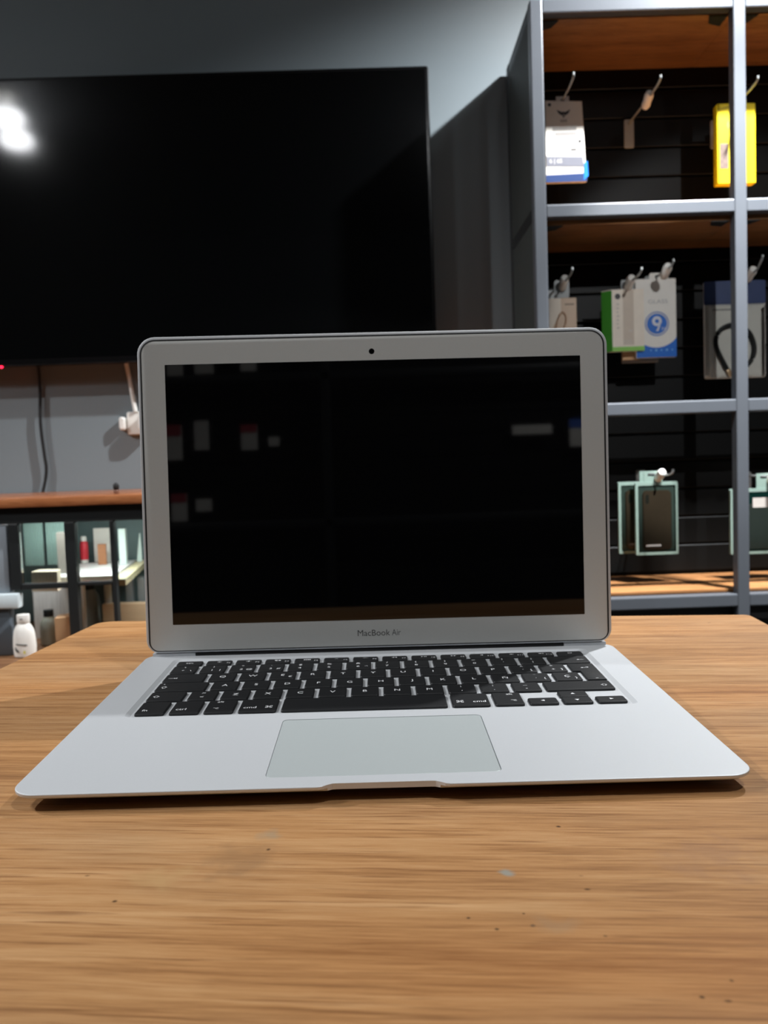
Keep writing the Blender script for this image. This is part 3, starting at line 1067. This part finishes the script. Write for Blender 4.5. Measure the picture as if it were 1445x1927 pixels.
# ================================================================== steel shelving
sf = thing('steel_shelving', 'grey steel shelving with wooden boards and black slatted back against the wall', 'shelving', (0, 0, 0))
FY0, FY1, BY0, BY1 = 1.490, 1.517, 1.779, 1.806
UX = [.3735, .805, 1.2365]
RZ = [1.8505, 1.4255, .998, .5695, .14]
hw = .0135
for ux in UX:
    for y0, y1 in ((FY0, FY1), (BY0, BY1)):
        obj('upright', box(BM(), ux - hw, ux + hw, y0, y1, 0, RZ[0] + hw + .0004 * (y0 == FY0), .0028, 2), STEEL if y0 == FY0 else BLACK_STEEL, sf, sm=False)
for rz in RZ:
    for a, b_ in zip(UX, UX[1:]):
        obj('rail', box(BM(), a + hw - .001, b_ - hw + .001, FY0 + .0005, FY1, rz - .0142, rz + .0142, .003, 2), STEEL, sf, sm=False)
        obj('rail', box(BM(), a + hw - .001, b_ - hw + .001, BY0, BY1 - .001, rz - .0142, rz + .0142, .003, 2), BLACK_STEEL, sf, sm=False)
    for ux in UX[::2]:
        obj('side_rail', box(BM(), ux - .012, ux + .012, FY1 - .001, BY0 + .001, rz - .0142, rz + .0142, .003, 2), BLACK_STEEL, sf, sm=False)
for rz, dz in ((RZ[0], -.004), (RZ[1], -.012), (RZ[3], .0146), (RZ[4], .0146)):
    for a, b_ in zip(UX, UX[1:]):
        obj('board', box(BM(), a + (.006 if a == UX[0] else 0), b_ - .0005, FY1, 1.764, rz + dz - (.0 if dz > 0 else .012), rz + dz + (.008 if dz > 0 else .0), .001), BOARD_WOOD, sf)
# small corner brackets under the boards
for rz in RZ[:2]:
    for a, b_ in zip(UX, UX[1:]):
        for sx, x0 in ((1, a + hw), (-1, b_ - hw)):
            bm = BM()
            tri_ = [(x0, FY1), (x0 + sx * .040, FY1), (x0 + sx * .030, FY1 + .03), (x0, FY1 + .045)]
            zz = rz - .0165 if rz == RZ[0] else rz - .0245
            loft(bm, [[(x, y, zz - .002) for x, y in tri_], [(x, y, zz) for x, y in tri_]])
            obj('corner_bracket', bm, BLACK_STEEL, sf, sm=False)
# black slats of the back
z = .60
while z < 1.83:
    obj('slat', box(BM(), UX[0] - .006, UX[2] + .006, 1.7650, 1.777, z, z + .0655, .0015, 1), SLAT, sf)
    z += .070
obj('back_sheet', box(BM(), UX[0] - .006, UX[2] + .006, 1.7772, 1.7788, .13, 1.862), mat('black_backing', L(12, 12, 12), .6), sf)
obj('base_panel', box(BM(), UX[0] + hw, UX[2] - hw, 1.53, 1.54, .16, .552), mat('black_backing', L(12, 12, 12), .6), sf)
# expanded-metal side panels
for za, zb in ((1.012, 1.411), (1.44, 1.836), (.584, .984)):
    bm = BM()
    ya, yb = FY1, BY0
    st = .0075
    n = int((zb - za + (yb - ya)) / st)
    for s in (1, -1):
        for k in range(n):
            c = za - (yb - ya) + k * st if s > 0 else za + k * st
            # line z = c + s*(y-ya)
            pts = []
            y_lo = max(ya, ya + (za - c) / s if s > 0 else ya + (c - zb))
            y_hi = min(yb, ya + (zb - c) / s if s > 0 else ya + (c - za))
            if y_hi - y_lo < .004:
                continue
            z_lo, z_hi = c + s * (y_lo - ya), c + s * (y_hi - ya)
            wv = .0011
            xs = .3615 if s > 0 else .3625
            v = [bm.verts.new((xs + dx, yy, zz + dz_)) for dx in (0, .0009) for yy, zz, dz_ in ((y_lo, z_lo, -wv), (y_hi, z_hi, -wv), (y_hi, z_hi, wv), (y_lo, z_lo, wv))]
            for f in ((0, 1, 2, 3), (7, 6, 5, 4), (0, 4, 5, 1), (3, 2, 6, 7), (1, 5, 6, 2), (0, 3, 7, 4)):
                bm.faces.new([v[i] for i in f])
    obj('side_mesh', bm, mat('mesh_grey_paint', L(84, 88, 86), .4, .1), sf, sm=False, kind='stuff', label='black expanded-metal side panel')
obj('light_block_sheet', box(BM(), .3645, .3665, FY1, BY0, .584, 1.836), mat('black_backing', L(12, 12, 12), .6), sf)  # added behind the open mesh to stop light and keep the wall shadow dark


# ---- hooks
def hook(x, z, lab, tip=.232, bend=0.0, plate=True, stop_at=.125, stopper=True, up_=.008):
    t = thing('display_hook', lab, 'hook', (x, 1.7643, z), group='clear hooks on the slatted back')
    if plate:
        obj('back_plate', slab(BM(), rrect(-.012, .012, -.058, .010, .004, 3), 0, .004, .001, front), CLEAR_SOLID, t)
    path = [(0, -.003, 0), (0, -tip * .6, 0), (bend * .3, -tip * .8, 0), (bend, -tip * .95, up_ * .4), (bend, -tip, up_), (bend, -tip - .001, up_ + .006)]
    obj('wire', tube(BM(), spline(path, 4), .0025, 8), CLEAR_SOLID, t)
    if stopper:
        s = stop_at
        bm = BM()
        prof = [(.001, 0), (.0055, .002), (.0078, .009), (.0072, .020), (.0082, .034), (.0062, .043), (.002, .046)]
        lathe(bm, [(r_ * 1.3, z_) for r_, z_ in prof], 14)
        bmesh.ops.rotate(bm, verts=bm.verts[:], cent=(0, 0, 0), matrix=Matrix.Rotation(math.radians(62), 3, 'X'))
        bmesh.ops.translate(bm, verts=bm.verts[:], vec=(0, -s + .001, -.013))
        obj('stopper', bm, WHITE, t, label='white plastic stopper')
    return t


hook(.4605, 1.7165, 'clear hook holding the white packet with the wing emblem', stopper=False)
hook(.650, 1.705, 'empty clear hook with a white stopper in the top bay')
hook(.862, 1.697, 'clear hook holding the yellow packet, half behind the upright', stopper=False)
hook(.449, 1.300, 'clear hook with white stopper above the beige packet')
hook(.602, 1.2955, 'clear hook with white stopper above the green and white packet')
hook(.673, 1.3110, 'clear hook with white stopper above the packet marked 9', stop_at=.165)
hook(.882, 1.306, 'bent clear hook with white stopper above the cable packet', bend=-.012, up_=.016)
hook(.666, .8490, 'clear hook with white stopper above the pale green phone case packets')
hook(.932, .835, 'clear hook with white stopper at the right picture edge, above a pale green packet', stopper=True)


# ---- packets hanging on the hooks (origin: the hook's wire)
def packet(name, lab, cat, x, y, z, rz=0.0, group='packets on hooks'):
    return thing(name, lab, cat, (x, y, z), rz, group)


def hang_tab(p, z_top, w_=.03, x=0.0, m=None, ly=0.0):
    """A thin tab with a round hole that the wire runs through, joined to the packet's top edge."""
    bm = BM()
    n = 24
    r0 = .0042
    h = .0085
    lo, hi = z_top - .003, h
    o_, i_ = [], []
    for k in range(n):
        a = 2 * PI * k / n
        i_.append((x + r0 * math.cos(a), r0 * math.sin(a)))
        ca, sa = math.cos(a), math.sin(a)
        sc = min((w_ / 2) / max(abs(ca), 1e-6), (hi if sa > 0 else -lo) / max(abs(sa), 1e-6))
        o_.append((x + sc * ca, sc * sa))
    loops = []
    for pts, t in ((o_, 0), (o_, .0008), (i_, .0008), (i_, 0)):
        loops.append([(u, ly - t, v) for u, v in pts])
    loops.append(loops[0])
    loft(bm, loops, False, False)
    bmesh.ops.remove_doubles(bm, verts=bm.verts[:], dist=1e-6)
    obj('hang_tab', bm, m or CLEAR_SOLID, p, sm=False)


def face(p, name, pts, m, t0, t1, bev=0.0, **kw):
    return obj(name, slab(BM(), pts, t0, t1, bev, front), m, p, **kw)


GREYTXT = mat('grey_print', L(150, 146, 142), .5)
DARKTXT = mat('charcoal_print', L(62, 60, 60), .5)
BLUE = mat('bright_blue_print', L(20, 104, 200), .35)
DBLUE = mat('navy_print', L(40, 62, 110), .35)

# white packet with the wing emblem
P = packet('phone_glass_packet', 'white packet with dark wing emblem and blue bottom edge, top bay left', 'packet', .4605, 1.645, 1.7165)
x0, x1 = -.042, .044
face(P, 'body', [(x0 - .002, -.186), (x1 + .007, -.186), (x1 - .001, -.006), (x0, -.002)], CARD_W, 0, .012, .0015)
hang_tab(P, -.004, .03, 0, CARD_W, -.004)
face(P, 'blue_edge', [(x0 - .001, -.1862), (x1 + .0072, -.1862), (x1 + .0066, -.168), (x0 - .001, -.170)], DBLUE, .0115, .0126)
face(P, 'blue_corner', [(x1 - .0005, -.184), (x1 + .0105, -.174), (x1 + .009, -.141), (x1 + .0015, -.145)], mat('sky_blue_print', L(24, 130, 235), .35), .004, .0132)
ik = Ink()
ik.poly([(-.016, -.024), (-.011, -.033), (-.003, -.038), (0, -.0345), (.003, -.038), (.011, -.033), (.016, -.024), (.007, -.028), (.003, -.030), (0, -.028), (-.003, -.030), (-.007, -.028)])
ik.poly([(-.003, -.037), (.003, -.037), (.0, -.044)])
ik.build('emblem', DARKTXT, P, lambda u, v: (u, -.0124, v), label='dark spread-wing emblem')
ik = Ink()
for q in (-.006, -.002, .002, .006):
    ik.rect(q - .0012, q + .0012, -.052, -.046)
ik.rect(-.026, .029, -.071, -.0635).rect(-.021, .029, -.083, -.0745)
ik.build('small_print', GREYTXT, P, lambda u, v: (u, -.0124, v))
ik = Ink()
ik.rect(-.016, -.007, -.112, -.1105).rect(.015, .028, -.1165, -.112)
ik.disc(-.032, -.0125, .004, 12).disc(.036, -.096, .004, 12)
ik.build('marks', DARKTXT, P, lambda u, v: (u, -.0124, v))
face(P, 'size_band', [(x0 + .001, -.150), (x1 + .001, -.153), (x1 - .002, -.131), (x0 + .001, -.128)], mat('band_grey', L(120, 122, 132), .35), .0115, .0127)
ik = Ink()
ik.text('6 | 6S', -.020, -.1385, .013)
ik.build('size_print', CARD_W, P, lambda u, v: (u, -.0129, v))

# yellow packet behind the second upright
P = packet('yellow_packet', 'bright yellow packet half hidden behind the second steel upright, top bay', 'packet', .862, 1.64, 1.697)
YEL = mat('yellow_card', L(240, 214, 16), .4)
face(P, 'body', rrect(-.054, .034, -.187, -.008, .002, 2), YEL, 0, .022, .0015)
hang_tab(P, -.009, .04, 0, YEL, -.006)
face(P, 'fold', [(-.054, -.024), (-.022, -.017), (-.022, -.012), (-.054, -.0205)], mat('dark_yellow_card', L(196, 172, 10), .4), .0215, .0226)
face(P, 'window', rrect(-.0485, -.0295, -.153, -.097, .0015, 2), mat('photo_print', L(120, 104, 96), .35, 0, .5, .5, 160), .0215, .0228, label='small dark picture window')
ik = Ink()
ik.disc(-.020, -.056, .0125, 20)
ik.build('round_mark', mat('pale_green_print', L(190, 186, 66), .4), P, lambda u, v: (u, -.0223, v))
ik = Ink()
ik.ring(-.020, -.056, .0095, .0108, 0, 360, 20)
ik.build('round_outline', mat('olive_print', L(140, 150, 70), .4), P, lambda u, v: (u, -.0226, v))

# beige packet partly behind the lid
P = packet('cable_box', 'beige packet with a brown cable picture, just above the right end of the laptop lid', 'packet', .449, 1.645, 1.300)
face(P, 'body', rrect(-.033, .032, -.20, -.034, .0015, 2), mat('beige_card', L(206, 178, 152), .45), 0, .016, .0015)
hang_tab(P, -.035, .035, 0, CLEAR_SOLID, -.006)
face(P, 'lit_side_patch', [(-.0325, -.115), (-.0325, -.0345), (-.005, -.0345), (-.005, -.066)], mat('lit_beige_card', L(232, 218, 200), .45), .0155, .0166)  # brighter lit left side of the packet, painted as a paler patch
ik = Ink()
ik.rect(.004, .026, -.051, -.047)
ik.build('small_print', mat('brown_grey_print', L(150, 128, 108), .5), P, lambda u, v: (u, -.0166, v))
path = [(-.021, -.17), (-.020, -.12), (-.014, -.085), (-.004, -.068), (.004, -.072), (.006, -.085), (.000, -.105), (-.010, -.125), (-.016, -.16)]
obj('cable_picture', tube(BM(), [(a, -.0162, c) for a, _, c in spline([(u, 0, v) for u, v in path], 5)], .0022, 6), mat('cable_brown', L(176, 142, 116), .5), P)

# packet marked 9
P = packet('phone_glass_packet', 'white and blue packet with a big 9 in a blue disc, middle bay', 'packet', .673, 1.648, 1.3110)
hx0, hx1, hz0, hz1 = -.052, .043, -.188, -.006
face(P, 'body', rrect(hx0, hx1, hz0, hz1, .003, 3), CARD_W, 0, .010, .001)
hang_tab(P, -.007, .035, 0, CARD_W, -.004)
ik = Ink()
cx, cz, R_ = -.004, -.105, .060
A = [math.radians(a) for a in range(218, 329, 5)]
arc = [(max(hx0 + .0005, min(hx1 - .0005, cx + 1.0 * R_ * math.cos(a))), cz + R_ * math.sin(a)) for a in A]
ik.quadstrip(arc, [(u, hz0 + .0005) for u, v in arc])
ik.build('blue_base', BLUE, P, lambda u, v: (u, -.0104, v), label='blue base with curved top')
ik = Ink()
ik.disc(-.003, -.110, .0235, 32)
ik.build('blue_disc', BLUE, P, lambda u, v: (u, -.0105, v))
ik = Ink()
ik.ring(-.003, -.110, .0255, .0285, 0, 360, 36)
ik.build('disc_ring', mat('lavender_blue_print', L(120, 140, 190), .4), P, lambda u, v: (u, -.0105, v))
ik = Ink()
ik.ring(-.003, -.104, .0048, .0115, 0, 360, 24)
ik.poly([(.0072, -.108), (.0002, -.127), (-.0055, -.127), (.0015, -.113)])
ik.text('H', .0125, -.1215, .0125)
ik.build('numeral', mat('pale_blue_print', L(214, 218, 228), .4), P, lambda u, v: (u, -.0108, v), label='large pale 9 with a small H')
ik = Ink()
ik.text('GLASS', .000, -.0585, .013, width=.046)
ik.build('small_print', mat('silver_print', L(176, 176, 176), .4), P, lambda u, v: (u, -.0104, v))
ik = Ink()
for q in range(5):
    ik.disc(-.018 + q * .0125, -.171, .003 if q % 2 else .0022, 10)
ik.build('icons', mat('light_blue_print', L(110, 170, 226), .4), P, lambda u, v: (u, -.0108, v))
P = packet('grey_packet', 'grey packet whose bottom edge shows under the packet marked 9', 'packet', .673, 1.680, 1.3110)
face(P, 'body', rrect(-.075, .012, -.195, -.004, .002, 2), mat('grey_card', L(150, 146, 140), .5), 0, .006, .001)
hang_tab(P, -.005, .035, 0, None, -.002)

# green and white packet in front, tan packet behind it
P = packet('green_packet', 'white packet with green side and green bottom strip, middle bay', 'packet', .602, 1.632, 1.2955)
GRN = mat('green_card', L(66, 146, 46), .4)
bm = BM()
gz0, gz1 = -.156, -.014
q4 = [(-.058, .016), (-.039, -.001), (.036, -.001), (.036, .016)]
loft(bm, [[(x_, y_, gz0) for x_, y_ in q4], [(x_, y_, gz1) for x_, y_ in q4]])
obj('body', bm, mat('cream_white_card', L(236, 224, 208), .45), P, sm=False)
hang_tab(P, -.015, .03, 0, CLEAR_SOLID, .004)
bm = BM()
s4 = [(-.0584, .0158), (-.0392, -.0014), (-.0385, -.0014), (-.0577, .0158)]
loft(bm, [[(x_, y_, gz0) for x_, y_ in s4], [(x_, y_, gz1 - .002) for x_, y_ in s4]])
obj('green_side', bm, GRN, P, sm=False, label='green left side')
face(P, 'green_strip', rrect(-.039, .036, gz0 - .0002, gz0 + .010, .0005, 1), mat('lime_card', L(136, 200, 84), .4), .0005, .0016, label='light green bottom strip')
face(P, 'centre_panel', rrect(-.013, .012, gz0 + .014, gz1 - .001, .0005, 1), mat('dull_cream_card', L(206, 190, 172), .45), .0005, .0013)
ik = Ink()
ik.disc(-.025, -.030, .0065, 16)
ik.build('round_mark', DARKTXT, P, lambda u, v: (u, -.0014, v), label='dark round mark')
ik = Ink()
for k in range(7):
    ik.rect(-.028, -.022 - .001 * (k % 3), -.050 - k * .009, -.046 - k * .009)
for k in range(3):
    ik.rect(-.012, .008, -.140 + k * .004, -.138 + k * .004)
ik.rect(.0, .009, -.112, -.107)
ik.build('small_print', mat('pale_grey_print', L(206, 196, 184), .5), P, lambda u, v: (u, -.0016, v))
P = packet('tan_packet', 'tan packet whose bottom corner shows under the green and white packet', 'packet', .602, 1.665, 1.2955)
face(P, 'body', rrect(-.008, .030, -.174, -.004, .001, 2), mat('tan_card', L(206, 164, 120), .5), 0, .008, .001)
hang_tab(P, -.005, .016, 0, None, -.002)

# cable packet
P = packet('cable_packet', 'clear packet with dark blue header and a black looped cable, behind the second upright', 'packet', .882, 1.650, 1.306)
cx0, cx1, cz0, cz1 = -.098, .047, -.236, -.010
face(P, 'backing', rrect(cx0, cx1, cz0, cz1, .005, 4), mat('satin_white_card', L(226, 222, 214), .35), 0, .003, .0008)
hang_tab(P, -.011, .03, 0, None, .0)
face(P, 'header', rrect(cx0, cx1, -.064, cz1, .004, 3), mat('header_navy', L(52, 66, 104), .35, 0, .5, .15, 30), .0028, .0042, label='dark blue header card')
ik = Ink()
ik.rect(-.078, -.030, -.078, -.0745)
ik.build('small_print', GREYTXT, P, lambda u, v: (u, -.0036, v))
loop = [(-.047, -.216), (-.060, -.190), (-.071, -.165), (-.072, -.142), (-.060, -.122), (-.040, -.113), (-.018, -.115), (.004, -.130), (.016, -.155), (.017, -.180), (.006, -.202), (-.010, -.210)]
obj('cable', tube(BM(), spline([(u, -.009, v) for u, v in loop], 5), .0052, 10), RUBBER, P, label='thick black looped cable')
bm = BM()
box(bm, -.005, .005, -.003, .003, -.019, 0, .001)
bmesh.ops.rotate(bm, verts=bm.verts[:], cent=(0, 0, 0), matrix=Matrix.Rotation(math.radians(-26), 3, 'Y'))
bmesh.ops.translate(bm, verts=bm.verts[:], vec=(-.046, -.009, -.2155))
obj('plug', bm, mat('gold_plug', L(190, 160, 126), .3, .4), P, label='gold-brown plug')
bm = BM()
nx, nz = 18, 26
grid = [[bm.verts.new((cx0 + .002 + (cx1 - cx0 - .004) * i / nx,
                       -.0155 - .0022 * math.sin(i * 1.3 + j * .7) * math.sin(j * .9 - i * .4) if 0 < i < nx and 0 < j < nz else -.0045,
                       cz0 + .002 + (-.066 - cz0) * j / nz)) for j in range(nz + 1)] for i in range(nx + 1)]
for i in range(nx):
    for j in range(nz):
        bm.faces.new((grid[i][j], grid[i + 1][j], grid[i + 1][j + 1], grid[i][j + 1]))
obj('film', bm, FILM, P, label='crinkled clear film')

# phone case packets, lowest bay
FROST = mat('frosted_green_plastic', L(124, 144, 135), .3, 0, .5, .08, 40)
CASEC = mat('smoky_phone_case', L(150, 128, 104), .3, 0, .5, .25, 14)


def case_packet(lab, x, y, dx, dz, w_=.100, h_=.172, teal=False):
    p = packet('phone_case_packet', lab, 'packet', x, y, .849, group='phone case packets')
    x0, x1, z1, z0 = dx, dx + w_, dz, dz - h_
    o_ = rrect(x0, x1, z0, z1, .003, 3)
    i_ = rrect(x0 + .006, x1 - .005, z0 + .006, z1 - .008, .003, 3)
    bm = BM()
    lp = [[(u, y_, v) for u, v in pts] for pts, y_ in ((o_, 0), (o_, -.010), (i_, -.010), (i_, 0))]
    loft(bm, lp + [lp[0]], False, False)
    bmesh.ops.remove_doubles(bm, verts=bm.verts[:], dist=1e-6)
    obj('frame', bm, FROST, p, sm=False, label='frosted pale green frame')
    face(p, 'insert', i_, mat('insert_green', L(140, 168, 156), .4), .0005, .002)
    face(p, 'film', i_, FILM, .0092, .0097)
    # hanger with a slot
    bm = BM()
    hx0, hx1 = -.034, .010
    o2_ = rrect(hx0, hx1, dz - .002, .0085, .003, 3)
    i2_ = rrect(hx0 + .009, hx1 - .006, -.0038, .0040, .0035, 3)
    lp = [[(u, y_, v) for u, v in pts] for pts, y_ in ((o2_, -.006), (o2_, -.008), (i2_, -.008), (i2_, -.006))]
    loft(bm, lp + [lp[0]], False, False)
    bmesh.ops.remove_doubles(bm, verts=bm.verts[:], dist=1e-6)
    obj('hang_tab', bm, FROST, p, sm=False)
    cxx = (x0 + x1) / 2 + .002
    if teal:
        face(p, 'teal_card', rrect(x0 + .040, x1 - .006, z1 - .036, z1 - .002, .001, 2), mat('teal_print', L(30, 110, 100), .4), .0030, .0042)
        face(p, 'white_label', rrect(x0 + .052, x1 - .006, z1 - .045, z1 - .022, .001, 2), mat('grey_white_label', L(178, 172, 166), .5), .0099, .0108)
        face(p, 'phone_case', rrect(x0 + .008, x1 - .008, z0 + .010, z1 - .036, .010, 4), mat('clear_phone_case', L(126, 140, 132), .3), .002, .0085, .002)
    else:
        face(p, 'phone_case', rrect(cxx - .034, cxx + .034, z0 + .010, z1 - .020, .011, 5), CASEC, .002, .0085, .002, label='smoky brown phone case')
        ik = Ink()
        ik.ring(cxx - .024, z1 - .033, .0, .004, 0, 180, 10)
        ik.rect(cxx - .028, cxx - .020, z1 - .047, z1 - .033)
        ik.ring(cxx - .024, z1 - .047, .0, .004, 180, 360, 10)
        ik.build('lens_hole', mat('lens_grey', L(96, 98, 88), .3), p, lambda u, v: (u, -.0088, v))
        ik = Ink()
        for a in range(6):
            ik.rect(cxx - .028 + a * .006, cxx - .0235 + a * .006, z0 + .020, z0 + .024)
        ik.build('small_print', GREYTXT, p, lambda u, v: (u, -.0100, v))
    return p


case_packet('pale green phone case packet with smoky brown case, front one of the pair, lowest bay', .666, 1.640, -.0550, -.0170)
case_packet('pale green phone case packet behind and left of its twin, lowest bay', .666, 1.672, -.086, -.016)
case_packet('pale green packet with teal card at the right picture edge behind the upright, lowest bay', .932, 1.640, -.096, -.0265, .13, .155, True).location.z = .835 + .0

# ================================================================== far end of the shop, behind the photographer (seen reflected in the screens)
rk = thing('rear_rack', 'black slatted rack behind the photographer, seen reflected in the laptop screen', 'rack', (0, 0, 0))
for k in range(18):
    obj('slat', box(BM(), -1.5, 1.3, -1.99, -1.975, .50 + k * .07, .5655 + k * .07, .0015, 1), SLAT, rk)
obj('back_sheet', box(BM(), -1.5, 1.3, -2.0, -1.991, .0, 1.8), mat('black_backing', L(12, 12, 12), .6), rk)
for z_ in (1.325, .85):
    obj('rail', box(BM(), -1.5, 1.3, -1.94, -1.91, z_ - .014, z_ + .014, .003), BLACK_STEEL, rk)
for x_ in (-1.49, -.15, 1.29):
    obj('upright', box(BM(), x_ - .014, x_ + .014, -1.94, -1.91, 0, 1.8, .003), BLACK_STEEL, rk)
for x_ in (-1.49, 1.29):
    for z_ in (1.325, .85):
        obj('side_rail', box(BM(), x_ - .012, x_ + .012, -1.975, -1.94, z_ - .012, z_ + .012), BLACK_STEEL, rk)
RC = [(-.640, 1.345, 1.46, .05, 'white', 'pale packet high on the rear rack, outermost left'),
      (-.545, 1.348, 1.46, .06, 'white', 'pale packet high on the rear rack, second from the left'),
      (-.400, 1.352, 1.46, .05, 'white', 'pale packet high on the rear rack, third from the left'),
      (-.655, 1.07, 1.185, .060, 'red', 'pale packet with red top on the rear rack, outermost left'),
      (-.560, 1.10, 1.195, .045, 'white', 'white packet on the rear rack, left group'),
      (-.405, 1.095, 1.178, .052, 'red', 'pale packet with red top on the rear rack, right of the white one'),
      (-.325, 1.105, 1.135, .034, 'white', 'short wide white packet on the rear rack'),
      (-.640, .87, .96, .05, 'red', 'pale packet with red top on the rear rack, lower row'),
      (-.560, .90, .94, .05, 'white', 'small white packet on the rear rack, lower row'),
      (.67, 1.07, 1.16, .055, 'blue', 'white packet with blue top on the rear rack'),
      (.52, 1.115, 1.145, .13, 'white', 'flat white packet on the rear rack, right group')]
for x_, z0, z1, w_, kind, lab in RC:
    p = thing('rear_packet', lab, 'packet', (x_, -1.955, z0), PI, 'packets on the rear rack')
    obj('body', slab(BM(), rrect(-w_ / 2, w_ / 2, 0, z1 - z0, .002, 2), 0, .01, .001, front), CARD_W, p)
    if kind != 'white':
        obj('header', slab(BM(), rrect(-w_ / 2, w_ / 2, (z1 - z0) * .68, z1 - z0, .002, 2), .0098, .0112, 0, front), mat('rear_' + kind, L(190, 70, 80) if kind == 'red' else L(70, 110, 200), .5), p)
    obj('peg', box(BM(), -.002, .002, -.0005, .0195, z1 - z0 - .012, z1 - z0 - .008), CLEAR_SOLID, p)
